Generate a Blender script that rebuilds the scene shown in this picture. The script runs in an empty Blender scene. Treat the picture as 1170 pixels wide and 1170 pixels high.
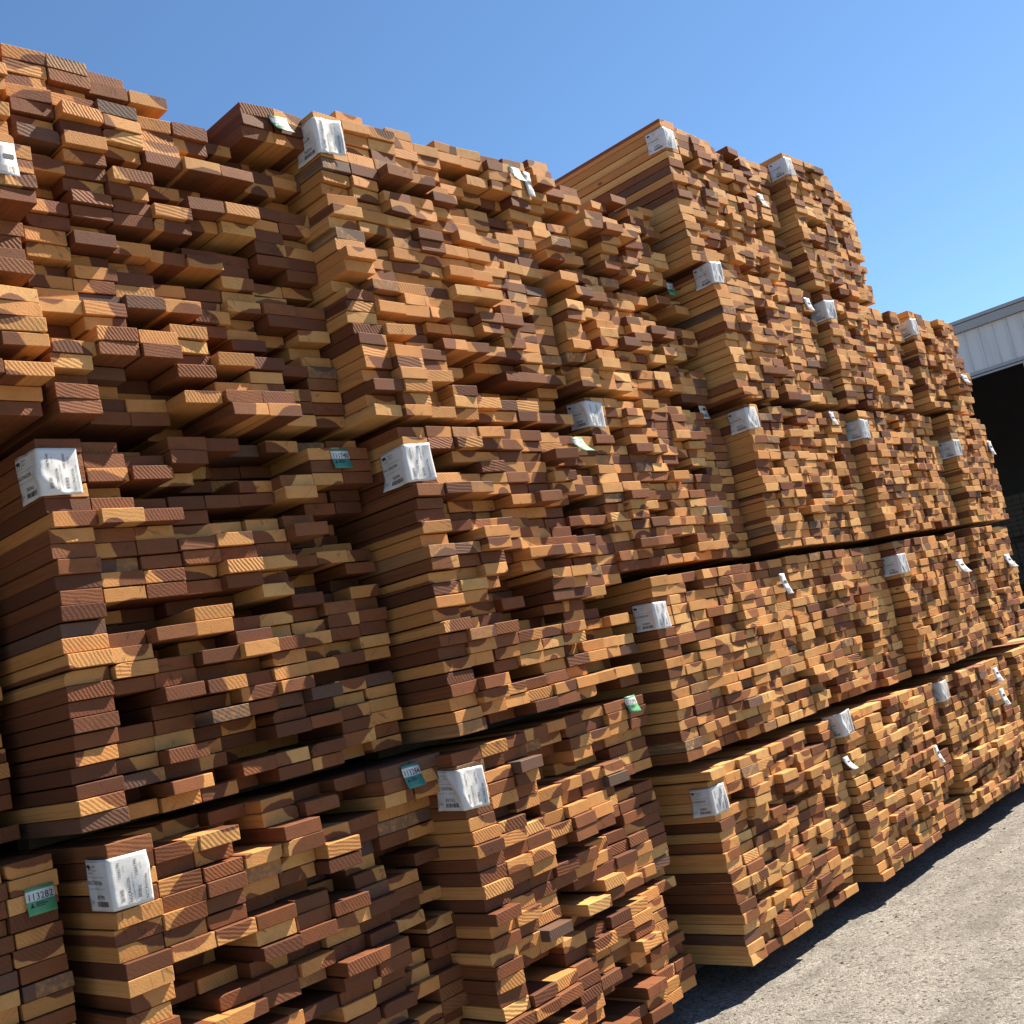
import bpy, bmesh, math, random
from mathutils import Vector, Matrix
random.seed(7)
R = random.Random(11)
C = bpy.context.scene.collection
GZ = -0.13                      # ground level (bundles rest on bolsters, their lowest boards start at z = 0)

# ------------------------------------------------------------------ camera (photo: 1170 px square)
F_PX = 1260.0
VX = Vector((1165.0, -75.0, F_PX)).normalized()
_b = -75.0 + 0.21 * 1165.0
_x2 = (-F_PX * F_PX + 75.0 * _b) / (1165.0 + 75.0 * 0.21)
VY = Vector((_x2, _b - 0.21 * _x2, F_PX)).normalized()
VZ = VX.cross(VY)
CAM = Vector((0.0, -3.149, 1.6))
def toworld(v): return Vector((VX.dot(v), VY.dot(v), VZ.dot(v)))
def on_wall(px, py, y):         # where a line of sight meets the plane y = const
    r = toworld(Vector((px - 585.0, py - 585.0, F_PX)))
    return CAM + r * ((y - CAM.y) / r.y)
cam_d = bpy.data.cameras.new('camera'); cam = bpy.data.objects.new('camera', cam_d); C.objects.link(cam)
cx, cy, cz = toworld(Vector((1, 0, 0))), toworld(Vector((0, -1, 0))), toworld(Vector((0, 0, -1)))
m = Matrix((cx, cy, cz)).transposed().to_4x4(); m.translation = CAM
cam.matrix_world = m
cam_d.sensor_width = 36; cam_d.lens = 36 * F_PX / 1170.0; cam_d.clip_start = .05; cam_d.clip_end = 3000
bpy.context.scene.camera = cam

# ------------------------------------------------------------------ node helpers
def mat(name):
    m = bpy.data.materials.new(name); m.use_nodes = True
    nt = m.node_tree; nt.nodes.clear()
    out = nt.nodes.new('ShaderNodeOutputMaterial'); bs = nt.nodes.new('ShaderNodeBsdfPrincipled')
    nt.links.new(bs.outputs[0], out.inputs[0])
    return m, nt, bs
def N(nt, kind, **kw):
    n = nt.nodes.new(kind)
    for k, v in kw.items(): setattr(n, k, v)
    return n
def L(nt, a, b): nt.links.new(a, b)
def S(nt, sock, v):
    if hasattr(v, 'is_linked') or hasattr(v, 'links'): nt.links.new(v, sock)
    else: sock.default_value = v
def math_n(nt, op, a, b=0.0, c=0.0, clamp=False):
    n = N(nt, 'ShaderNodeMath', operation=op); n.use_clamp = clamp
    S(nt, n.inputs[0], a); S(nt, n.inputs[1], b)
    if len(n.inputs) > 2: S(nt, n.inputs[2], c)
    return n.outputs[0]
def mix(nt, f, a, b, mode='MIX'):
    n = N(nt, 'ShaderNodeMix', data_type='RGBA', blend_type=mode)
    S(nt, n.inputs[0], f)
    for s, v in ((n.inputs[6], a), (n.inputs[7], b)):
        if isinstance(v, tuple): s.default_value = (*v[:3], 1)
        else: nt.links.new(v, s)
    return n.outputs[2]
def noise(nt, vec, scale, detail=3, rough=.55, dim='3D'):
    n = N(nt, 'ShaderNodeTexNoise'); n.inputs['Scale'].default_value = scale
    n.inputs['Detail'].default_value = detail; n.inputs['Roughness'].default_value = rough
    if vec is not None: L(nt, vec, n.inputs['Vector'])
    return n.outputs['Fac']
def ramp(nt, f, a, b, lo=0.0, hi=1.0):
    n = N(nt, 'ShaderNodeMapRange'); n.interpolation_type = 'SMOOTHSTEP'
    S(nt, n.inputs[0], f); n.inputs[1].default_value = a; n.inputs[2].default_value = b
    n.inputs[3].default_value = lo; n.inputs[4].default_value = hi
    return n.outputs[0]
def scaled(nt, vec, sx, sy, sz):
    n = N(nt, 'ShaderNodeVectorMath', operation='MULTIPLY'); L(nt, vec, n.inputs[0]); n.inputs[1].default_value = (sx, sy, sz)
    return n.outputs[0]
def plain(name, col, rough=.6, metal=0.0, var=.0, vs=8.0, spec=.4):
    m, nt, bs = mat(name)
    if var:
        g = N(nt, 'ShaderNodeNewGeometry').outputs['Position']
        f = noise(nt, g, vs, 5, .6)
        L(nt, mix(nt, f, tuple(c * (1 - var) for c in col), tuple(min(1, c * (1 + var)) for c in col)), bs.inputs['Base Color'])
    else: bs.inputs['Base Color'].default_value = (*col, 1)
    bs.inputs['Roughness'].default_value = rough; bs.inputs['Metallic'].default_value = metal
    bs.inputs['Specular IOR Level'].default_value = spec
    return m

# ------------------------------------------------------------------ wood: a solid texture in each board's own log coordinates
def wood_material():
    m, nt, bs = mat('sawn_redwood')
    at = N(nt, 'ShaderNodeAttribute', attribute_name='log'); P = at.outputs['Vector']      # metres from the pith: x, z across, y along
    ab = N(nt, 'ShaderNodeAttribute', attribute_name='trait')
    sp = N(nt, 'ShaderNodeSeparateColor'); L(nt, ab.outputs['Color'], sp.inputs[0])
    heartR, tone, saw = sp.outputs[0], sp.outputs[1], sp.outputs[2]
    ab2 = N(nt, 'ShaderNodeAttribute', attribute_name='wear')
    sp2 = N(nt, 'ShaderNodeSeparateColor'); L(nt, ab2.outputs['Color'], sp2.inputs[0])
    hue, dirt, weather = sp2.outputs[0], sp2.outputs[1], sp2.outputs[2]
    low = scaled(nt, P, 9, .9, 9)
    nz = N(nt, 'ShaderNodeTexNoise'); nz.inputs['Scale'].default_value = 1.6; nz.inputs['Detail'].default_value = 3; L(nt, low, nz.inputs['Vector'])
    off = N(nt, 'ShaderNodeVectorMath', operation='SUBTRACT'); L(nt, nz.outputs['Color'], off.inputs[0]); off.inputs[1].default_value = (.5, .5, .5)
    off2 = N(nt, 'ShaderNodeVectorMath', operation='MULTIPLY_ADD'); L(nt, off.outputs[0], off2.inputs[0]); off2.inputs[1].default_value = (.024, .0, .024); L(nt, P, off2.inputs[2])
    flat = scaled(nt, off2.outputs[0], 1, 0, 1)
    ln = N(nt, 'ShaderNodeVectorMath', operation='LENGTH'); L(nt, flat, ln.inputs[0]); r = ln.outputs['Value']
    # heartwood / sapwood boundary
    fine = noise(nt, scaled(nt, P, 1, .25, 1), 160, 3, .6)
    d = math_n(nt, 'SUBTRACT', heartR, r); d = math_n(nt, 'ADD', d, math_n(nt, 'MULTIPLY', math_n(nt, 'SUBTRACT', fine, .5), .006))
    heart = ramp(nt, d, -.0022, .0026)
    # growth rings
    rr = math_n(nt, 'ADD', math_n(nt, 'MULTIPLY', r, 170.0), math_n(nt, 'MULTIPLY', noise(nt, low, 2.2, 2), 3.0))
    fr = math_n(nt, 'FRACT', rr)
    late = ramp(nt, fr, .55, .98)
    late = math_n(nt, 'MULTIPLY', late, ramp(nt, noise(nt, low, 4, 2), .3, .7, .25, 1.0))
    sap = mix(nt, tone, (.40, .185, .053), (.72, .425, .155))
    sap = mix(nt, hue, sap, (.58, .245, .072))
    hw = mix(nt, math_n(nt, 'POWER', tone, 1.6), (.098, .034, .014), (.335, .128, .041))
    hw = mix(nt, math_n(nt, 'MULTIPLY', hue, .7), hw, (.255, .080, .025))
    col = mix(nt, heart, sap, hw)
    col = mix(nt, math_n(nt, 'MULTIPLY', late, .42), col, mix(nt, heart, (.27, .108, .032), (.080, .027, .015)))
    # blotches, fibres and weathering
    bl = noise(nt, scaled(nt, P, 14, 3, 14), 1.0, 5, .62)
    col = mix(nt, ramp(nt, bl, .35, .75, 0, .42), col, mix(nt, heart, (.34, .150, .048), (.105, .038, .021)))
    pores = noise(nt, scaled(nt, P, 700, 14, 700), 1.0, 2, .7)
    col = mix(nt, ramp(nt, pores, .55, .8, 0, .38), col, mix(nt, heart, (.30, .15, .06), (.07, .028, .018)))
    streak = noise(nt, scaled(nt, P, 150, 1.1, 150), 1.0, 3, .6)
    ge1 = N(nt, 'ShaderNodeNewGeometry'); sn1 = N(nt, 'ShaderNodeSeparateXYZ'); L(nt, ge1.outputs['Normal'], sn1.inputs[0])
    longf = ramp(nt, math_n(nt, 'ABSOLUTE', sn1.outputs[1]), .3, .5, 1, 0)
    col = mix(nt, math_n(nt, 'MULTIPLY', longf, ramp(nt, streak, .42, .68, 0, .45)), col, mix(nt, heart, (.30, .130, .040), (.070, .027, .016)))
    # drying checks that run outward from the pith across the end grain
    sq = N(nt, 'ShaderNodeSeparateXYZ'); L(nt, P, sq.inputs[0])
    th = math_n(nt, 'ARCTAN2', sq.outputs[2], sq.outputs[0])
    cv = N(nt, 'ShaderNodeCombineXYZ'); L(nt, math_n(nt, 'MULTIPLY', th, 5.0), cv.inputs[0]); L(nt, math_n(nt, 'MULTIPLY', r, 2.5), cv.inputs[1]); L(nt, math_n(nt, 'MULTIPLY', sq.outputs[1], 1.0), cv.inputs[2])
    ck = noise(nt, cv.outputs[0], 1.0, 2, .5)
    ck = ramp(nt, math_n(nt, 'ABSOLUTE', math_n(nt, 'SUBTRACT', ck, .5)), .0, .016, 1, 0)
    ck = math_n(nt, 'MULTIPLY', ck, ramp(nt, noise(nt, P, 13, 2), .50, .62))
    ck = math_n(nt, 'MULTIPLY', ck, ramp(nt, math_n(nt, 'ABSOLUTE', sn1.outputs[1]), .6, .9))
    col = mix(nt, math_n(nt, 'MULTIPLY', ck, .55), col, (.035, .016, .010))
    # a few boards grey or dark stained
    col = mix(nt, math_n(nt, 'MULTIPLY', weather, ramp(nt, noise(nt, scaled(nt, P, 60, 4, 60), 1, 4), .15, .6)), col, (.085, .066, .055))
    # knots on the long faces
    vk = N(nt, 'ShaderNodeTexVoronoi'); vk.inputs['Scale'].default_value = 1.0; L(nt, scaled(nt, P, 7, 3.2, 7), vk.inputs['Vector'])
    ge0 = N(nt, 'ShaderNodeNewGeometry'); sn0 = N(nt, 'ShaderNodeSeparateXYZ'); L(nt, ge0.outputs['Normal'], sn0.inputs[0])
    kn = math_n(nt, 'MULTIPLY', ramp(nt, vk.outputs['Distance'], .045, .09, 1, 0), ramp(nt, math_n(nt, 'ABSOLUTE', sn0.outputs[1]), .3, .5, 1, 0))
    col = mix(nt, math_n(nt, 'MULTIPLY', kn, .8), col, (.10, .038, .022))
    # faces: end grain or long face
    ge = N(nt, 'ShaderNodeNewGeometry'); sn = N(nt, 'ShaderNodeSeparateXYZ'); L(nt, ge.outputs['Normal'], sn.inputs[0])
    end = ramp(nt, math_n(nt, 'ABSOLUTE', sn.outputs[1]), .6, .9)
    # saw marks: parallel scores across the end, their slope and depth differ from board to board
    s3 = N(nt, 'ShaderNodeSeparateXYZ'); L(nt, P, s3.inputs[0])
    wob = math_n(nt, 'MULTIPLY', noise(nt, P, 22, 3), .011)
    ang = math_n(nt, 'MULTIPLY_ADD', saw, .55, .40)
    u = math_n(nt, 'ADD', math_n(nt, 'MULTIPLY', s3.outputs[0], math_n(nt, 'COSINE', ang)), math_n(nt, 'MULTIPLY', s3.outputs[2], math_n(nt, 'SINE', ang)))
    u = math_n(nt, 'ADD', u, wob)
    freq = math_n(nt, 'MULTIPLY_ADD', hue, 170.0, 430.0)
    wv = math_n(nt, 'SINE', math_n(nt, 'MULTIPLY', u, freq))
    trough = math_n(nt, 'MULTIPLY', ramp(nt, wv, .1, -.9), math_n(nt, 'MULTIPLY', dirt, end))
    trough = math_n(nt, 'MULTIPLY', trough, ramp(nt, noise(nt, P, 22, 4, .7), .38, .62, .0, 1.0))
    col = mix(nt, math_n(nt, 'MULTIPLY', trough, .28), col, mix(nt, heart, (.24, .095, .028), (.055, .022, .013)))
    L(nt, col, bs.inputs['Base Color'])
    h_end = math_n(nt, 'ADD', math_n(nt, 'MULTIPLY', wv, math_n(nt, 'MULTIPLY', dirt, .00055)), math_n(nt, 'MULTIPLY', noise(nt, P, 240, 4, .7), .0016))
    h_side = math_n(nt, 'ADD', math_n(nt, 'MULTIPLY', noise(nt, scaled(nt, P, 500, 6, 500), 1, 3, .6), .0006), math_n(nt, 'MULTIPLY', noise(nt, scaled(nt, P, 30, 60, 30), 1, 2), .0008))
    hh = N(nt, 'ShaderNodeMix'); L(nt, end, hh.inputs[0]); L(nt, h_side, hh.inputs[2]); L(nt, h_end, hh.inputs[3])
    bp = N(nt, 'ShaderNodeBump'); bp.inputs['Distance'].default_value = 1.0; bp.inputs['Strength'].default_value = .85; L(nt, hh.outputs[0], bp.inputs['Height'])
    L(nt, bp.outputs[0], bs.inputs['Normal'])
    bs.inputs['Roughness'].default_value = .72; bs.inputs['Specular IOR Level'].default_value = .25
    return m
WOOD = wood_material()

def ground_material():
    m, nt, bs = mat('worn_gravelly_asphalt')
    g = N(nt, 'ShaderNodeNewGeometry').outputs['Position']
    v = N(nt, 'ShaderNodeTexVoronoi'); v.inputs['Scale'].default_value = 150; L(nt, g, v.inputs['Vector'])
    v2 = N(nt, 'ShaderNodeTexVoronoi'); v2.inputs['Scale'].default_value = 75; L(nt, g, v2.inputs['Vector'])
    sc = N(nt, 'ShaderNodeSeparateColor'); L(nt, v.outputs['Color'], sc.inputs[0])
    sc2 = N(nt, 'ShaderNodeSeparateColor'); L(nt, v2.outputs['Color'], sc2.inputs[0])
    big = noise(nt, g, 1.1, 6, .62); mid = noise(nt, g, 7, 5, .6)
    base = mix(nt, ramp(nt, mid, .3, .7), (0.135, 0.127, 0.112), (0.198, 0.188, 0.168))
    base = mix(nt, ramp(nt, sc.outputs[0], .0, 1.0), base, mix(nt, sc.outputs[1], (0.102, 0.096, 0.084), (0.290, 0.277, 0.251)))
    base = mix(nt, ramp(nt, sc2.outputs[0], .80, .92, 0, .75), base, (.29, .27, .24))
    base = mix(nt, ramp(nt, sc2.outputs[1], .86, .94, 0, .8), base, (.045, .041, .037))
    base = mix(nt, 1.0, base, (1.03, 1.03, 1.04), 'MULTIPLY')
    wear = noise(nt, scaled(nt, g, .9, 3.5, 1), 1.0, 4, .6)
    base = mix(nt, ramp(nt, wear, .50, .66, 0, .38), base, (.085, .079, .068))
    base = mix(nt, ramp(nt, big, .52, .72, 0, .4), base, (.09, .083, .070))
    vs = N(nt, 'ShaderNodeTexVoronoi'); vs.inputs['Scale'].default_value = 5; L(nt, g, vs.inputs['Vector'])
    base = mix(nt, ramp(nt, math_n(nt, 'ADD', vs.outputs['Distance'], math_n(nt, 'MULTIPLY', mid, .12)), .09, .13, .7, 0), base, (.07, .06, .05))
    L(nt, base, bs.inputs['Base Color'])
    h = math_n(nt, 'ADD', math_n(nt, 'MULTIPLY', math_n(nt, 'SUBTRACT', 1.0, v.outputs['Distance']), .0035), math_n(nt, 'MULTIPLY', math_n(nt, 'SUBTRACT', 1.0, v2.outputs['Distance']), .004))
    h = math_n(nt, 'ADD', h, math_n(nt, 'MULTIPLY', mid, .02))
    bp = N(nt, 'ShaderNodeBump'); bp.inputs['Distance'].default_value = 1.0; bp.inputs['Strength'].default_value = .8; L(nt, h, bp.inputs['Height'])
    L(nt, bp.outputs[0], bs.inputs['Normal']); bs.inputs['Roughness'].default_value = .9; bs.inputs['Specular IOR Level'].default_value = .2
    return m

def paper_material():
    m, nt, bs = mat('white_tag_paper')
    g = N(nt, 'ShaderNodeNewGeometry').outputs['Position']
    L(nt, mix(nt, ramp(nt, noise(nt, g, 22, 4), .35, .7), (.58, .58, .57), (.53, .53, .52)), bs.inputs['Base Color'])
    bp = N(nt, 'ShaderNodeBump'); bp.inputs['Distance'].default_value = .01; bp.inputs['Strength'].default_value = .12; L(nt, noise(nt, g, 35, 3), bp.inputs['Height'])
    L(nt, bp.outputs[0], bs.inputs['Normal']); bs.inputs['Roughness'].default_value = .38
    return m
PAPER = paper_material()
GREEN = plain('green_tag_card', (.075, .27, .125), .5, var=.15, vs=40)
TEAL = plain('teal_tag_card', (.045, .20, .16), .5, var=.15, vs=40)
INK = plain('black_ink', (.02, .02, .025), .6)
GREYINK = plain('faded_grey_ink', (.11, .11, .14), .6)
DARKWOOD = plain('darkened_bolster_wood', (.06, .042, .028), .85, var=.3, vs=30)  # bolsters coloured darker so the gaps under the bundles read as shade

# ------------------------------------------------------------------ mesh building
class MB:
    def __init__(s): s.v = []; s.f = []; s.mi = []; s.log = []; s.tr = []; s.we = []; s.smooth = False
    def quad_box(s, a, b, mi=0):
        n = len(s.v); x0, y0, z0 = a; x1, y1, z1 = b
        s.v += [(x0,y0,z0),(x1,y0,z0),(x1,y1,z0),(x0,y1,z0),(x0,y0,z1),(x1,y0,z1),(x1,y1,z1),(x0,y1,z1)]
        for q in ((0,3,2,1),(4,5,6,7),(0,1,5,4),(1,2,6,5),(2,3,7,6),(3,0,4,7)):
            s.f.append(tuple(n + i for i in q)); s.mi.append(mi)
    def build(s, name, mats, parent=None, origin=None):
        me = bpy.data.meshes.new(name)
        o0 = Vector(origin) if origin is not None else Vector((0, 0, 0))
        me.from_pydata([tuple(Vector(v) - o0) for v in s.v], [], s.f)
        for mm in (mats if isinstance(mats, (list, tuple)) else [mats]): me.materials.append(mm)
        if any(s.mi): me.polygons.foreach_set('material_index', s.mi)
        if s.log:
            a = me.attributes.new('log', 'FLOAT_VECTOR', 'POINT'); a.data.foreach_set('vector', [c for v in s.log for c in v])
            a = me.attributes.new('trait', 'FLOAT_COLOR', 'POINT'); a.data.foreach_set('color', [c for v in s.tr for c in v])
            a = me.attributes.new('wear', 'FLOAT_COLOR', 'POINT'); a.data.foreach_set('color', [c for v in s.we for c in v])
        if s.smooth: me.polygons.foreach_set('use_smooth', [True] * len(me.polygons))
        me.update()
        o = bpy.data.objects.new(name, me); C.objects.link(o)
        if parent is not None:
            o.parent = parent; o.location = o0 - parent.location
        else: o.location = o0
        return o

def tagprops(o, label=None, cat=None, group=None, kind=None):
    for k, v in (('label', label), ('category', cat), ('group', group), ('kind', kind)):
        if v: o[k] = v
    return o

def board_traits(heartp):
    """pith position, heartwood radius and wear of one board"""
    k = R.random()
    px, pz = R.gauss(0, .08), R.choice((-1, 1)) * R.choice((R.uniform(.03, .07), R.uniform(.06, .14), R.uniform(.09, .2)))
    if k < heartp * .60: hr = .9; px *= 2; pz *= 2
    elif k > 1 - (1 - heartp) * .50: hr = 0.0; px *= 2; pz *= 3
    elif R.random() < .35: hr = abs(pz) + R.uniform(-.012, .020)
    else:
        qx, qz = R.uniform(-.055, .055), R.uniform(-.018, .018)
        px *= 2.2; hr = math.hypot(qx - px, qz - pz)
    weather = 0.0
    if R.random() < .05: weather = R.uniform(.4, .85)
    return px, pz, (hr, R.random(), R.random() ** 1.5 if R.random() < .8 else R.uniform(1.4, 2.0), 1), (R.random() * .9, max(0, R.gauss(.38, .36)), weather, 1)

def add_board(mb, x, z, y, w, t, y2, heartp, roll=0.0, yaw=0.0, sq=None, wane=None):
    """x = left edge, z = underside, y = front end, y2 = far end; eased edges, a slightly off-square cut"""
    px, pz, tr, we = board_traits(heartp)
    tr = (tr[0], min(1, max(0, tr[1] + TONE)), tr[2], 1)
    cxx, czz = x + w / 2, z + t / 2
    ch = [R.choice((R.uniform(.0012, .003), R.uniform(.002, .0055))) for _ in range(4)]
    if wane is None and R.random() < .12: wane = R.randrange(4)
    prof = []
    hw, ht = w / 2, t / 2
    for i, (sx, sz) in enumerate(((-1, -1), (1, -1), (1, 1), (-1, 1))):
        cx_, cz_ = (ch[i], ch[i]) if i != wane else (R.uniform(.012, .03), R.uniform(.008, .02))
        p1 = (sx * hw, sz * (ht - cz_)); p2 = (sx * (hw - cx_), sz * ht)
        pm = (sx * (hw - cx_ * .29), sz * (ht - cz_ * .29))
        seq = [p1, pm, p2] if sx * sz > 0 else [p2, pm, p1]
        prof += seq
    n = len(prof)
    sa = math.tan(R.gauss(0, math.radians(2.4))) if sq is None else sq
    sb = math.tan(R.gauss(0, math.radians(2.2))) if sq is None else 0
    cr, sr = math.cos(roll), math.sin(roll)
    yo = R.uniform(0, 50)
    base = len(mb.v)
    ins = R.uniform(.0010, .0022)
    rings = [(y, 1 - ins / hw, 1 - ins / ht, True), (y + ins, 1, 1, True), (y + .7, 1, 1, False), (y2, 1, 1, False)]
    for (yy, kx, kz, cut) in rings:
        for (a, b) in prof:
            a2, b2 = a * kx, b * kz
            yyy = yy + (a2 * sa + b2 * sb if cut else 0)
            X, Z = a2 * cr - b2 * sr, a2 * sr + b2 * cr
            mb.v.append((cxx + X + (yyy - y) * yaw, yyy, czz + Z))
            mb.log.append((a2 - px, yyy + yo, b2 - pz)); mb.tr.append(tr); mb.we.append(we)
    mb.f.append(tuple(base + i for i in range(n))); mb.mi.append(0)
    for k in range(len(rings) - 1):
        for i in range(n):
            j = (i + 1) % n
            mb.f.append((base + k * n + i, base + (k + 1) * n + i, base + (k + 1) * n + j, base + k * n + j)); mb.mi.append(0)
    q = base + (len(rings) - 1) * n
    mb.f.append(tuple(q + i for i in reversed(range(n)))); mb.mi.append(0)

# ------------------------------------------------------------------ tags
GLYPHS = {}
def text_polys(txt, size):
    """text as a triangulated outline in the XY plane"""
    key = (txt, size)
    if key in GLYPHS: return GLYPHS[key]
    cu = bpy.data.curves.new('t', 'FONT'); cu.body = txt; cu.size = size; cu.resolution_u = 2
    o = bpy.data.objects.new('t', cu); C.objects.link(o)
    dg = bpy.context.evaluated_depsgraph_get(); me = bpy.data.meshes.new_from_object(o.evaluated_get(dg))
    vs = [(v.co.x, v.co.y) for v in me.vertices]; fs = [tuple(p.vertices) for p in me.polygons]
    bpy.data.objects.remove(o); bpy.data.meshes.remove(me)
    GLYPHS[key] = (vs, fs); return GLYPHS[key]

class Print:
    """flat marks laid out in sheet coordinates (u right, v up, metres)"""
    def __init__(s): s.v = []; s.f = []; s.mi = []
    def text(s, txt, u, v, size, rot=0.0, mi=0, sx=1.0):
        vs, fs = text_polys(txt, size); n = len(s.v); c, q = math.cos(rot), math.sin(rot)
        s.v += [(u + a * sx * c - b * q, v + a * sx * q + b * c) for a, b in vs]
        s.f += [tuple(n + i for i in f) for f in fs]; s.mi += [mi] * len(fs)
    def rect(s, u0, v0, u1, v1, mi=0, nu=1):
        for i in range(nu):
            a, b = u0 + (u1 - u0) * i / nu, u0 + (u1 - u0) * (i + 1) / nu
            n = len(s.v); s.v += [(a, v0), (b, v0), (b, v1), (a, v1)]; s.f.append((n, n+1, n+2, n+3)); s.mi.append(mi)
    def poly(s, pts, mi=0):
        n = len(s.v); s.v += pts; s.f.append(tuple(n + i for i in range(len(pts)))); s.mi.append(mi)
    def bars(s, u0, v0, u1, v1, vertical=True, mi=0, seed=1):
        q = random.Random(seed); t = 0.0
        while t < 1:
            w = q.choice((.02, .03, .05)); e = min(1, t + w)
            if vertical: s.rect(u0 + (u1 - u0) * t, v0, u0 + (u1 - u0) * e, v1, mi)
            else: s.rect(u0, v0 + (v1 - v0) * t, u1, v0 + (v1 - v0) * e, mi)
            t = e + q.choice((.02, .03, .04))

def logo(p, u, v, s):
    """a small four-legged dark emblem"""
    p.poly([(u, v + .45*s), (u + .12*s, v + .62*s), (u + .35*s, v + .62*s), (u + .6*s, v + .66*s), (u + .9*s, v + .58*s), (u + .98*s, v + .3*s),
            (u + .95*s, v), (u + .82*s, v), (u + .8*s, v + .22*s), (u + .7*s, v + .28*s), (u + .45*s, v + .24*s), (u + .42*s, v), (u + .3*s, v), (u + .27*s, v + .3*s), (u + .1*s, v + .36*s)])

def big_print(seed, code, num):
    """the printing of a corner tag: the half on the long side, the half on the board ends"""
    p = Print(); q = random.Random(seed)
    W, H = .135, .15      # side half runs u = -W..0, end half 0..+.15
    logo(p, -.128, .118, .026)
    p.text('REDWOOD', -.126, .108, .007, mi=1); p.text('BOARDS', -.092, .128, .008, mi=1); p.text('ROUGH 2', -.088, .117, .007, mi=1)
    p.rect(-.13, .0985, -.02, .0995, 1, 6); p.rect(-.13, .144, -.045, .145, 1, 6)
    p.text(code, -.129, .077, .0165, mi=0, sx=.95)
    for k in range(7): p.text(str(q.randrange(10, 99)), -.128 + k * .0155, .062, .0075, mi=1)
    p.text('HT', -.122, .02, .013, mi=1); p.rect(-.128, .014, -.128 + .002, .04, 1)
    p.text(num[-5:], -.086, .034, .0175, mi=0, sx=1.1)
    p.bars(-.088, .013, -.022, .028, True, 0, seed)
    for k, u in enumerate((.030, .082)):
        p.text(num, u, .083, .0125, math.pi / 2, 0, 1.0)
        p.bars(u - .008, .02, u + .003, .055, False, 1, seed + 3 + k)
        p.text(code, u + .024, .012, .0125, math.pi / 2, 0, 1.0)
        p.text('2X6 ROUGH GREEN 3 COMMON', u + .034, .02, .0052, math.pi / 2, 1)
        p.text('%d PCS' % q.randrange(120, 260), u + .012, .1, .0062, math.pi / 2, 1)
    return p

def bend(u, v, x0, y0, z0, seed):
    """corner wrap: u < 0 lies on the long side, u > 0 on the ends; a loose, slightly crumpled sheet"""
    q = random.Random(seed); a1, a2, a3, a4, fl, tl = [q.uniform(-1, 1) for _ in range(6)]
    rad = .006 + .003 * a1
    w = .0022 * math.sin(28 * v + a1 * 3 + 12 * u) + .0025 * math.sin(40 * u + a2 * 4 + 9 * v) + .0015
    cr = (u * (1.0 + .4 * a3) + v * a4 - .045 - .02 * a1)                 # one hard crease across the sheet
    w += max(0.0, .006 - abs(cr) * .28) + max(0.0, u - .085) * .12 * (1 + a2)
    lift = max(0.0, (.05 - v)) * max(0, -u - .05) * (3.0 + 3 * fl)            # loose lower corner of the side half
    out = .0068 + abs(w) + lift
    ln = math.pi / 2 * rad
    tlt = .11 * tl
    v2 = v + u * tlt
    if u < -ln / 2: return (x0 - out, y0 + rad - .004 + (-u - ln / 2), z0 + v2)
    if u > ln / 2:  return (x0 + rad - .004 + (u - ln / 2), y0 - out + .0, z0 + v2)
    th = (u + ln / 2) / ln * math.pi / 2
    cxx, cyy = x0 - .004 + rad, y0 - .004 + rad
    rr = rad + out - .004
    return (cxx - rr * math.cos(th), cyy - rr * math.sin(th), z0 + v2)

TAGK = 1.0
def corner_tag(parent, x0, y0, z0, seed, code, num):
    k = TAGK; q = random.Random(seed * 7); sw, ew, h = .135 * k, (.13 + q.uniform(-.012, .0)) * k, .15 * k
    z0 += .075 * (1 - k)
    nu, nv = 40, 14
    mb = MB(); mb.smooth = True
    for j in range(nv + 1):
        for i in range(nu + 1):
            mb.v.append(bend(-sw + (sw + ew) * i / nu, h * j / nv, x0, y0, z0, seed))
    for j in range(nv):
        for i in range(nu):
            a = j * (nu + 1) + i; mb.f.append((a, a + 1, a + nu + 2, a + nu + 1)); mb.mi.append(0)
    o = mb.build('paper_tag', PAPER, parent, (x0, y0, z0))
    sm = o.modifiers.new('thickness', 'SOLIDIFY'); sm.thickness = .0006; sm.offset = -1
    pr = big_print(seed, code, num); pm = MB()
    for (u, v) in pr.v:
        u, v = min(u * k, ew - .002), v * k
        a = Vector(bend(u, v, x0, y0, z0, seed)); out = Vector((-1, 0, 0)) if u < -.008 else Vector((0, -1, 0)) if u > .008 else Vector((-.7, -.7, 0))
        pm.v.append(tuple(a + out * .0012))
    pm.f = pr.f; pm.mi = pr.mi
    c = pm.build('printing', [INK, GREYINK], parent, (x0, y0, z0))
    c.parent = o; c.location = (0, 0, 0)
    return o

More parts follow.
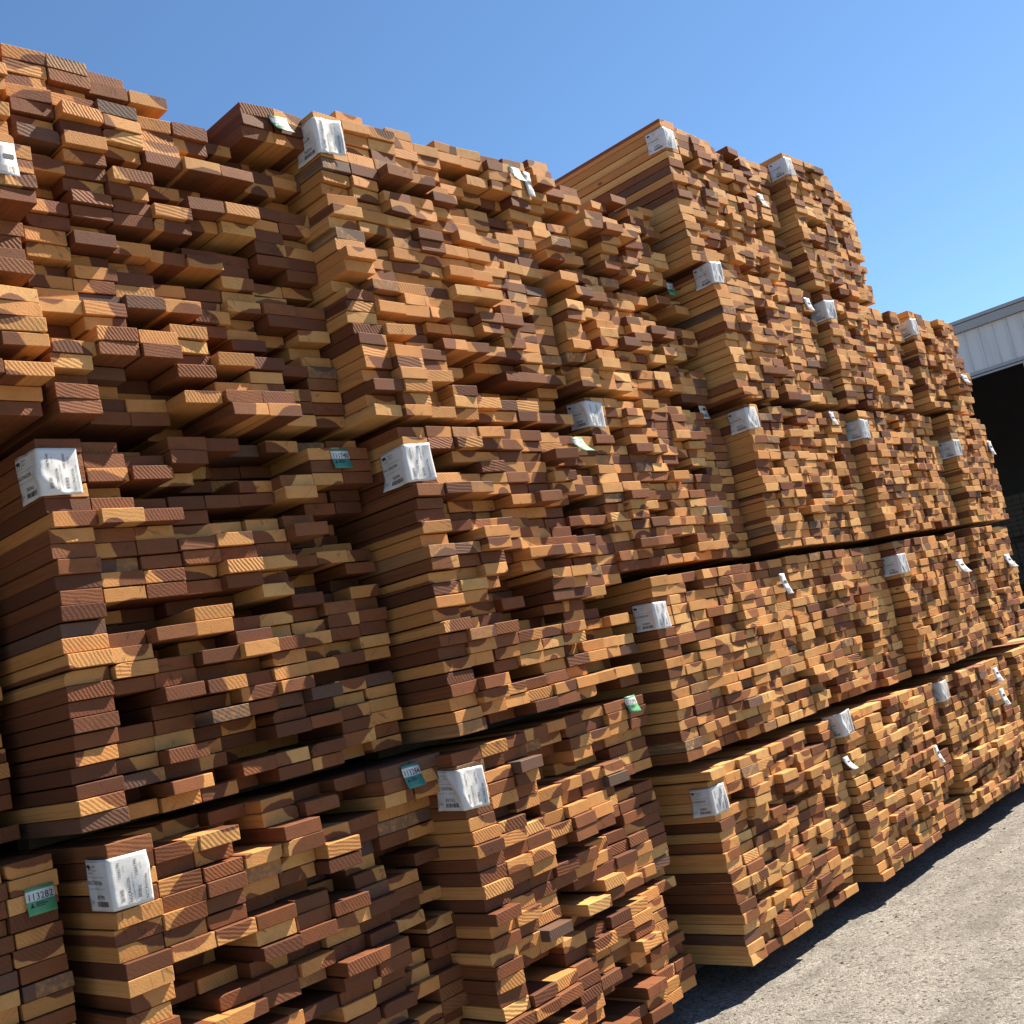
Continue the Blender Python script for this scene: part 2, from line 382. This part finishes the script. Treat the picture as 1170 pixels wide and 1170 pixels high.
def small_tag(parent, x, y, z, w, h, num, green=True, curl=.03, lean=0.0, seed=0, teal=False, blank=False):
    """a card stapled by its top edge on a board end, its foot curling outward"""
    def P(u, v, o=0.0):      # u 0..w, v 0 (top) .. h (down)
        k = v / h
        return (x + u + lean * v, y - .004 - curl * k * k - o, z - v)
    mb = MB(); mb.smooth = True; nv = 8
    for j in range(nv + 1):
        for i in range(3): mb.v.append(P(w * i / 2, h * j / nv))
    bands = []
    for j in range(nv):
        for i in range(2):
            a = j * 3 + i; mb.f.append((a, a + 1, a + 4, a + 3))
            k = (j + .5) / nv; mb.mi.append(1 if green and (k < .13 or k > .52) else 0)
    o = mb.build('number_tag' if green else 'paper_tag', [PAPER, TEAL if teal else GREEN], parent, (x, y, z))
    sm = o.modifiers.new('thickness', 'SOLIDIFY'); sm.thickness = .0006; sm.offset = 1
    pr = Print()
    if green:
        sz = h * .36; vs, fs = text_polys(num, 1.0); wd = max(a for a, b in vs)
        pr.text(num, w * .04, h * .53, sz, 0, 0, w * .9 / (wd * sz))
        pr.poly([(w * .1, h * .27), (w * .25, h * .27), (w * .175, h * .45)])
        pr.rect(w * .3, h * .40, w * .62, h * .43); pr.rect(w * .3, h * .34, w * .72, h * .375); pr.rect(w * .3, h * .28, w * .62, h * .31)
        pr.rect(w * .66, h * .41, w * .92, h * .425, 1)
    else:
        pr.text(num, w * .08, h * .78, h * .2, 0, 0, .9); pr.rect(w*.45, h*.52, w*.9, h*.66)
        pr.text('30', w * .1, h * .5, h * .16, 0, 1); pr.bars(w*.15, h*.1, w*.85, h*.3, True, 1, seed)
    pm = MB()
    for (u, v) in pr.v: pm.v.append(P(u, h - v, .0012))
    pm.f = pr.f; pm.mi = pr.mi
    c = pm.build('printing', [INK, GREYINK], parent, (x, y, z)); c.parent = o; c.location = (0, 0, 0)
    return o

# ------------------------------------------------------------------ bundles
PX, LONG = .150, 3.7
TONE = 0.0
def bundle(x0, nb, z0, z1, y0, skew, sd, pr, heartp, label, top=False, tag=None, tagseed=0, smalls=(), pitch=PX, deep=.3, lead=1, toprag=(0, 0), hold=None, bow=.012, lean=0.0, tone=0.0):
    rows = max(3, round((z1 - z0) / .0485)); rp = (z1 - z0) / rows
    if x0 > 4.2: sd *= .78
    root = bpy.data.objects.new('lumber_bundle', None); root.empty_display_size = .3; C.objects.link(root)
    root.location = (x0, y0, z0)
    tagprops(root, label, 'lumber bundle', 'bundles of rough sawn boards stacked in tiers')
    tagrows = set()
    if tag:
        zt = on_wall(tag[0], tag[1], y0).z          # the middle of the tag on the corner
        tagz = zt - .075
        for r in range(rows):
            a = z0 + r * rp
            if a + rp > tagz - .01 and a < tagz + .16: tagrows.add(r)
    bph, ba = R.uniform(0, 6), R.uniform(-bow, bow)
    grid = [[None] * nb for _ in range(rows)]      # small blocks of neighbouring boards share one push or recess
    for r in range(rows):
        for c in range(nb):
            if grid[r][c] is not None: continue
            hh, ww = (R.choice((1, 1, 1, 2)), R.choice((1, 1, 2, 2, 3))) if nb * (z1 - z0) > 9 else (R.choice((1, 1, 1, 2, 2)), R.choice((1, 1, 1, 2)))
            k = R.random()
            val = R.uniform(.05, deep) if k < pr * .8 else -R.uniform(.015, .02 + sd * 1.5) if k > .90 else R.gauss(0, sd * .8)
            for a in range(r, min(rows, r + hh)):
                for b in range(c, min(nb, c + ww)):
                    if grid[a][b] is None: grid[a][b] = val
    flush = []                                      # boards that carry a small card are flush with it
    for sm_ in smalls:
        p_ = on_wall(sm_[0], sm_[1], sm_[8]); flush.append((p_.x, p_.x + sm_[2], p_.z - sm_[3] - .03, p_.z + .004, sm_[8]))
    boards = []
    for r in range(rows):
        rowj = R.gauss(0, sd * .22)
        runoff, left = 0.0, 0
        shx = R.uniform(-.008, .008) if r not in tagrows else R.uniform(0, .002)
        for c in range(nb):
            runoff = grid[r][c] + R.gauss(0, sd * .22)
            u = c / max(1, nb - 1)
            off = rowj + runoff + skew * u
            if c < lead:
                off = rowj * .5 + min(grid[r][c], .02) * .5 + R.gauss(0, sd * .3) + skew * u
                if hold is not None and R.random() < hold: off += R.uniform(.03, .12)
            if c >= nb - 2: off = max(off, skew * u)
            if c == 0 and r in tagrows: off = R.uniform(0, .0015)
            if c == 1 and r in tagrows: off = max(off, .004)
            if toprag[0] and r >= rows - toprag[0] and c < nb - 3 and R.random() < toprag[1] and not (c == 0 and r in tagrows): continue
            w = min(pitch - .002, R.uniform(.139, .148)); t = rp - R.choice((R.uniform(.0006, .003), R.uniform(.002, .0062)))
            x = x0 + c * pitch + (0 if r >= rows - 9 else lean * ((r + 10) / rows - 1)) + (0 if (c == 0 and r in tagrows) else shx + R.uniform(-.0025, .0025))
            z = z0 + r * rp + ba * math.sin(bph + u * 3.0 + r * .05)
            y = y0 + off
            for (fa, fb, fc, fd, fy) in flush:
                if x < fb and x + w > fa and z < fd and z + t > fc: y = fy + .0005 + R.uniform(0, .004) + (.006 if z + t < fc + .045 else 0)
            d = math.hypot(x, y - CAM.y)
            score = -off - .012 * abs(u) * 4 + (.25 if c == 0 else 0) + (.03 if r == rows - 1 else 0)
            boards.append((score, x, z, y, w, t))
    boards.sort(key=lambda b: -b[0])
    rest = MB()
    for i, (s, x, z, y, w, t) in enumerate(boards):
        roll = R.gauss(0, .0045); yaw = 0.0
        if i < 99:
            mb = MB(); add_board(mb, x, z, y, w, t, y0 + LONG + R.uniform(-.05, .05), heartp * (.45 if x < x0 + .05 and heartp < .5 else 1), roll, yaw)
            mb.build('board', WOOD, root, (x, y, z))
        else: add_board(rest, x, z, y, w, t, y0 + LONG + R.uniform(-.05, .05), heartp, roll, yaw)
    if rest.v:
        o = rest.build('boards', WOOD, root, (x0, y0, z0)); o['kind'] = 'stuff'
    gapz = .078 if z0 > .01 else -GZ
    gapz = BELOW.get(round(z0, 2), gapz)
    for yy in (.52, 1.6, 2.7):
        mb = MB(); mb.quad_box((x0 + .02, y0 + yy, z0 - gapz + .001), (x0 + nb * pitch - .03, y0 + yy + .09, z0 - .007))
        mb.build('bolster', DARKWOOD, root, (x0, y0 + yy, z0))
    if tag: corner_tag(root, x0, y0, tagz, tagseed, tag[2], tag[3])
    for (px, py, w, h, num, green, curl, lean, yy) in smalls:
        p = on_wall(px, py, yy)
        small_tag(root, p.x, yy, p.z, w, h, num, green, curl, lean, px, teal=(num in ('111740', '113284')))
    return root
BELOW = {0.97: .062, 1.90: .043, 2.80: .043, 1.37: .048, 2.62: .048, 3.47: .028, 3.62: .045, 0.0: .13}

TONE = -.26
# left block: three tall tiers of dark heart boards, unevenly pushed, coloured darker still to deepen the shade
H1 = .8  # heartwood share, raised to stand in for shade on the lower tiers
bundle(.10, 9, 0, 1.325, .27, .0, .03, .16, H1, 'dark bundle at the lower left edge with the green tag numbered 113282', smalls=[(27, 1017, .085, .078, '113282', True, .01, .0, .262)], deep=.2, lead=0)
bundle(.08, 9, 1.37, 2.57, .44, .0, .03, .2, H1, 'recessed untagged bundle at the left picture edge, behind the torn-tagged dark bundle', lead=0)
bundle(.18, 9, 2.62, 4.10, -.06, .02, .05, .28, .52, 'topmost bundle at the left picture edge, with a sliver of white tag', lead=0, deep=.22, toprag=(1, .3),
       smalls=[(-12, 160, .07, .11, '11', False, .01, .0, -.13)])
bundle(1.52, 9, 0, 1.32, .08, .07, .04, .32, .84, 'dark brown bottom bundle with a wide white tag right of the green 113282 tag', tag=(125, 1012, 'NCCR603206', '10683790'), tagseed=4,
       smalls=[(457, 876, .085, .085, '113284', True, .022, .04, .06)], pitch=.148)
bundle(1.49, 9, 1.37, 2.57, .07, .09, .04, .34, .86, 'dark shaded middle bundle, crumpled white tag at its left corner, teal tag at its right', tag=(37, 540, 'NCCR603206', '10876041'), tagseed=9,
       smalls=[(376, 513, .085, .08, '111740', True, .012, .02, .09)], pitch=.1475, lean=.05)
bundle(1.56, 8, 2.62, 3.89, .05, .05, .055, .40, .58, 'ragged sunlit top bundle with loose uneven crest boards, second column from the left', lead=1, deep=.28, toprag=(1, .45),
       smalls=[(306, 131, .085, .075, '113105', True, .035, .03, .02)], pitch=.148, hold=.3)
# third column
bundle(2.83, 9, 0, 1.32, -.04, .13, .04, .30, .64, 'shaded bottom bundle with a folded white corner tag, beside the first sunlit orange bundle', tag=(511, 908, 'NCCR603206', '10683762'), tagseed=13,
       smalls=[(712, 797, .08, .075, '113290', True, .02, .03, .04)], pitch=.146)
bundle(2.85, 9, 1.37, 2.57, -.07, .11, .04, .30, .6, 'middle bundle with sun patches and a part-lit white tag, right of the teal tag', tag=(459, 530, 'NCCR603206', '10876044'), tagseed=17,
       smalls=[(651, 500, .085, .08, '113107', True, .06, .03, .02)], pitch=.146)
bundle(2.74, 9, 2.62, 3.94, -.05, .09, .04, .28, .32, 'sunlit top bundle of the third column, bent white tag near the sky at left', tag=(362, 155, 'NCCR603206', '10876050'), tagseed=21, toprag=(1, .3),
       smalls=[(580, 190, .08, .08, '113110', True, .03, .03, -.02), (596, 196, .05, .13, '10', False, .01, .0, .0)], pitch=.148, hold=.08)
# fourth column
TAGK = .86; TONE = .06
S1 = .27
bundle(4.40, 9, 0, .905, -.02, .03, .028, .16, .30, 'first sunlit orange bottom bundle from the left, white tag on its long-sided left corner', tag=(802, 921, 'NCCR603209', '10683801'), tagseed=25, pitch=.149, deep=.12,
       smalls=[])
bundle(4.29, 9, .97, 1.855, -.01, .04, .024, .12, .34, 'second-tier bundle with a white corner tag, directly over the first sunlit orange bottom bundle', tag=(742, 705, 'NCCR603209', '10683804'), tagseed=29, pitch=.150, deep=.12)
bundle(4.16, 9, 1.90, 2.755, .02, .10, .022, .12, .52, 'dim brown mid-height bundle of even ends with a small white card at its upper right', pitch=.150, deep=.14,
       tag=(652, 472, 'NCCR603209', '10683808'), tagseed=31, smalls=[(796, 460, .075, .10, '8MF 0321', False, .012, .02, .17)])
bundle(4.12, 9, 2.80, 3.44, .04, .09, .035, .25, .42, 'shaded bundle with jutting boards and a small green tag at its upper right end', pitch=.150, deep=.25,
       smalls=[(759, 322, .075, .085, '113120', True, .015, .03, .17)], lead=0)
bundle(4.12, 8, 3.47, 3.98, .04, .08, .055, .36, .40, 'low ragged top bundle of jutting boards, left of the tall peak with a white tag', pitch=.153, deep=.32, toprag=(1, .3), lead=0)
# fifth column
bundle(5.77, 9, 0, .905, -.03, .02, .028, .16, .28, 'orange bottom bundle with a white corner tag, second sunlit one along the asphalt', tag=(958, 830, 'NCCR603209', '10683811'), tagseed=35, pitch=.149, deep=.12,
       smalls=[(962, 866, .06, .07, '11', False, .05, .0, -.05)])
bundle(5.67, 9, .97, 1.855, .03, .04, .024, .12, .34, 'second-tier bundle with only a small curled pale card at its upper left', pitch=.149, deep=.12,
       smalls=[(889, 656, .06, .12, '11', False, .03, .05, -.0)], lead=0)
bundle(5.56, 9, 1.90, 2.755, -.02, .06, .03, .14, .32, 'mid-height bundle with a large half-lit white tag, right of the small white card', tag=(853, 478, 'NCCR603209', '10683815'), tagseed=41, pitch=.152, deep=.14,
       smalls=[(946, 471, .06, .09, '11', False, .02, .03, .0)])
bundle(5.52, 9, 2.80, 3.59, -.04, .06, .028, .13, .30, 'upper bundle with a bent white tag, right of the small green tag, below the peak', tag=(820, 313, 'NCCR603209', '10683818'), tagseed=43, pitch=.147, deep=.14)
bundle(5.42, 9, 3.62, 4.50, .0, .06, .032, .18, .28, 'top bundle whose long left side shows against the sky, white tag at its peak', tag=(752, 155, 'NCCR603209', '10683822'), tagseed=47, pitch=.149, deep=.14, toprag=(1, .25),
       smalls=[(864, 221, .07, .10, '11', False, .03, .04, .03)])
# sixth column
bundle(7.16, 9, 0, .905, -.03, .02, .028, .16, .28, 'orange bottom bundle, third along the sunlit asphalt, white tag at its upper left', tag=(1064, 795, 'NCCR603209', '10683825'), tagseed=51, pitch=.149, deep=.12,
       smalls=[(1066, 853, .05, .11, '11', False, .03, .03, -.05)])
bundle(7.05, 9, .97, 1.855, -.02, .04, .024, .12, .34, 'second-tier bundle with a tilted white tag, above the third sunlit orange bottom bundle', tag=(1024, 645, 'NCCR603209', '10683829'), tagseed=53, pitch=.149, deep=.12)
bundle(7.00, 9, 1.90, 2.755, -.02, .05, .026, .13, .32, 'mid-height bundle with a white tag, between the half-lit tag and the last narrow stack', tag=(980, 490, 'NCCR603209', '10683833'), tagseed=57, pitch=.152, deep=.13)
bundle(6.90, 9, 2.80, 3.57, -.03, .05, .026, .13, .30, 'upper bundle with two papers at its left corner, under the rightmost topmost bundle', tag=(934, 352, 'NCCR603209', '10683837'), tagseed=59, pitch=.146, deep=.13,
       smalls=[(917, 340, .08, .09, '11', False, .02, .0, -.06)])
bundle(6.86, 7, 3.62, 4.58, -.02, .05, .03, .16, .28, 'narrow topmost bundle at the right with a bright bent tag against the sky', tag=(898, 190, 'NCCR603209', '10683841'), tagseed=61, pitch=.149, deep=.13, toprag=(1, .2))
# last column
bundle(8.55, 9, 0, .905, -.03, .02, .028, .16, .28, 'last orange bottom bundle, cut by the right picture edge, two small papers near its top', pitch=.149, deep=.12,
       smalls=[(1133, 764, .09, .10, '11', False, .03, .0, -.06), (1140, 788, .09, .12, '11', False, .03, .0, -.06)])
bundle(8.43, 6, .97, 1.855, -.01, .04, .026, .12, .45, 'narrow second-tier bundle at the right end with small curled papers, beside the dark shed bay', pitch=.148, deep=.13,
       smalls=[(1091, 640, .12, .10, '11', False, .05, .0, -.05), (1146, 634, .12, .11, '11', False, .05, .0, .0)])
bundle(8.50, 6, 1.90, 2.755, -.03, .04, .026, .12, .32, 'narrow mid-height bundle at the right end with a white tag on its left corner', tag=(1083, 512, 'NCCR603209', '10683845'), tagseed=67, pitch=.149, deep=.12,
       smalls=[(1127, 504, .08, .12, '11', False, .02, .0, -.0)])
bundle(8.31, 7, 2.80, 3.58, -.02, .04, .028, .14, .36, 'top bundle beside the white shed wall, glossy tag at its left corner', tag=(1026, 371, 'NCCR603209', '10683849'), tagseed=71, pitch=.149, deep=.13, toprag=(1, .2),
       smalls=[(1097, 428, .12, .07, '11', False, .02, .0, -.1)])

# ------------------------------------------------------------------ ground
mb = MB(); mb.v = [(-600, -600, GZ), (900, -600, GZ), (900, 900, GZ), (-600, 900, GZ)]; mb.f = [(0, 1, 2, 3)]; mb.mi = [0]
g = mb.build('ground', ground_material()); g['kind'] = 'structure'
mb = MB(); q = random.Random(5)
for i in range(600):
    x = q.uniform(1.2, 16); y = q.uniform(-3.0, .15) if q.random() < .8 else q.uniform(-.4, .1)
    s = q.choice((.003, .004, .004, .006, .006, .010)); n = len(mb.v); a = q.uniform(0, 6)
    k = [(math.cos(a + t * math.pi * 2 / 5) * s * q.uniform(.5, 1.3), math.sin(a + t * math.pi * 2 / 5) * s * q.uniform(.5, 1.3)) for t in range(5)]
    h = s * q.uniform(.4, .9)
    mb.v += [(x + a_, y + b_, GZ + .0005) for a_, b_ in k] + [(x + a_ * .6, y + b_ * .6, GZ + h) for a_, b_ in k]
    mb.f.append(tuple(n + 5 + t for t in range(5))); mb.mi.append(0)
    for t in range(5): mb.f.append((n + t, n + (t + 1) % 5, n + 5 + (t + 1) % 5, n + 5 + t)); mb.mi.append(0)
o = mb.build('bark_crumbs', plain('dark_bark', (.05, .035, .025), .9, var=.4, vs=60)); tagprops(o, 'scattered dark bark crumbs on the pale gravelly asphalt', 'debris', None, 'stuff')

# ------------------------------------------------------------------ shed with white ribbed siding over a dark open bay
XS = 20.0
def sz(z12): return 1.6 + (z12 - 1.6) * XS / 12.0
ZT, ZF, ZB = sz(4.108), sz(4.021), sz(3.57)
def siding_mat():
    m, nt, bs = mat('white_ribbed_steel')
    g = N(nt, 'ShaderNodeNewGeometry').outputs['Position']
    st = noise(nt, scaled(nt, g, 9, 9, .7), 1, 4)
    L(nt, mix(nt, ramp(nt, st, .4, .75, 0, .6), (.60, .61, .62), (.46, .46, .46)), bs.inputs['Base Color'])
    bs.inputs['Roughness'].default_value = .45; return m
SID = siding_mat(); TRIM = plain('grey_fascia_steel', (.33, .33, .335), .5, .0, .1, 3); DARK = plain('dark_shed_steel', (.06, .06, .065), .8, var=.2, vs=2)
shed = bpy.data.objects.new('shed', None); C.objects.link(shed); shed.location = (XS, 3, GZ)
tagprops(shed, 'white ribbed metal shed with a dark open bay beyond the lumber stacks', 'shed')
YA, YB = -6.0, 16.0
mb = MB(); y = YA; ribp = .245
ry = on_wall(1020 + 640 / 7.8, 320 + 470 / 7.8, 0)      # a rib seen in the photo fixes the rhythm
rr = toworld(Vector((1102.05 - 585, 380.3 - 585, F_PX))); ry = CAM.y + rr.y * XS / rr.x
y = ry - math.ceil((ry - YA) / ribp) * ribp
prof = []
while y < YB:
    prof += [(y, .0), (y + .012, .03), (y + .032, .03), (y + .044, .0)]; y += ribp
n0 = 0
for (yy, dd) in prof: mb.v += [(XS - dd, yy, ZB), (XS - dd, yy, ZF - .004)]
for i in range(len(prof) - 1): mb.f.append((2*i, 2*i+1, 2*i+3, 2*i+2)); mb.mi.append(0)
mb.build('siding', SID, shed, (XS, 3, ZB))
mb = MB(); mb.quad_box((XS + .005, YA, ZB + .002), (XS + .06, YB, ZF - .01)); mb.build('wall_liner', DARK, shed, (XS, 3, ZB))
mb = MB(); mb.quad_box((XS - .10, YA - .1, ZF), (XS + .02, YB + .1, ZT)); mb.build('fascia', TRIM, shed, (XS, 3, ZF))
mb = MB(); mb.quad_box((XS - .035, YA, ZB - .055), (XS + .03, YB, ZB - .002)); mb.quad_box((XS - .06, YA, ZB - .11), (XS - .04, YB, ZB - .075)); mb.build('header_trim', TRIM, shed, (XS, 3, ZB))
rr = toworld(Vector((1167.5 - 585, 415 - 585, F_PX))); py_ = CAM.y + rr.y * XS / rr.x
for k, yy in enumerate((py_ - .25, py_ + 7.2, YA + .3)):
    mb = MB(); mb.quad_box((XS + .07, yy, GZ + .001), (XS + .27, yy + .25, ZB - .06)); mb.build('post', SID, shed, (XS + .1, yy, GZ))
mb = MB()
for (xa, za, xb, zb) in ((XS - .12, ZT + .01, XS + 14, ZT + 1.6),):
    n = len(mb.v); mb.v += [(xa, YA - .2, za), (xa, YB + .2, za), (xb, YB + .2, zb), (xb, YA - .2, zb), (xa, YA - .2, za + .06), (xa, YB + .2, za + .06), (xb, YB + .2, zb + .06), (xb, YA - .2, zb + .06)]
    for q_ in ((0,1,2,3),(4,7,6,5),(0,4,5,1),(1,5,6,2),(2,6,7,3),(3,7,4,0)): mb.f.append(tuple(n + i for i in q_)); mb.mi.append(0)
mb.build('roof', TRIM, shed, (XS, 3, ZT))
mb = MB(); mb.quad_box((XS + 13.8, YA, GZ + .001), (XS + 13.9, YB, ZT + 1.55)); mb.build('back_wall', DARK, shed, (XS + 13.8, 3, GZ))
for yy, nm in ((YA, 'side_wall'), (YB, 'side_wall')):
    mb = MB(); n = 0
    mb.v = [(XS + .3, yy, GZ + .001), (XS + 13.79, yy, GZ + .001), (XS + 13.79, yy, ZT + 1.5), (XS + .3, yy, ZT), (XS + .3, yy + .08, GZ + .001), (XS + 13.79, yy + .08, GZ + .001), (XS + 13.79, yy + .08, ZT + 1.5), (XS + .3, yy + .08, ZT)]
    mb.f = [(0,1,2,3),(7,6,5,4),(0,4,5,1),(1,5,6,2),(2,6,7,3),(3,7,4,0)]; mb.mi = [0] * 6
    mb.build(nm, SID, shed, (XS + .3, yy, GZ))
# bundles stored in the shed's shade
DIM = plain('shaded_lumber', (.06, .045, .03), .8, var=.35, vs=6)  # lumber colour darkened so the stack sinks into the bay's shade
lab = {0: 'dim lumber bundle lowest in the dark shed bay', 1: 'dim lumber bundle second up in the dark shed bay', 2: 'dim lumber bundle topmost in the dark shed bay'}
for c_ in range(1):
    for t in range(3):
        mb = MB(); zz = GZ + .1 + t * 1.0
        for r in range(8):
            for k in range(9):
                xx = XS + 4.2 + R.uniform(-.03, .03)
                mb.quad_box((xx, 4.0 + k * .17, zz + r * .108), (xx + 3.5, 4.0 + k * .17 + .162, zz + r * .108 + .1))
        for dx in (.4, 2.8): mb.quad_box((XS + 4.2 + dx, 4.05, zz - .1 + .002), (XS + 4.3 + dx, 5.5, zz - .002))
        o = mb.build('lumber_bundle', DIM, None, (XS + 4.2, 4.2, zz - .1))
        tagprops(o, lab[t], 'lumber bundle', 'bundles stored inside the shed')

# ------------------------------------------------------------------ light
EL = math.radians(50); SY = .20
sd_ = Vector((math.cos(EL), -SY, math.sin(EL))).normalized()
sun_d = bpy.data.lights.new('sun', 'SUN'); sun_d.energy = 5.0; sun_d.angle = math.radians(.5); sun_d.color = (1, .88, .72)
sun = bpy.data.objects.new('sun', sun_d); C.objects.link(sun); sun.location = (10, -5, 12)
sun.rotation_euler = (-sd_).to_track_quat('-Z', 'Y').to_euler()
w = bpy.data.worlds.new('World'); bpy.context.scene.world = w; w.use_nodes = True; nt = w.node_tree
bg = nt.nodes['Background']; sk = nt.nodes.new('ShaderNodeTexSky'); sk.sky_type = 'NISHITA'; sk.sun_disc = False
sk.sun_elevation = math.asin(sd_.z); sk.sun_rotation = math.atan2(sd_.x, sd_.y); sk.air_density = 1.0; sk.dust_density = .1; sk.ozone_density = 3.5; sk.altitude = 100
nt.links.new(mix(nt, 1.0, sk.outputs[0], (.84, 1.0, 1.09), 'MULTIPLY'), bg.inputs[0]); bg.inputs[1].default_value = .056
sc = bpy.context.scene
sc.view_settings.view_transform = 'Standard'; sc.view_settings.look = 'None'; sc.view_settings.exposure = 1.45; sc.view_settings.gamma = 1
sc.cycles.max_bounces = 8; sc.cycles.diffuse_bounces = 2
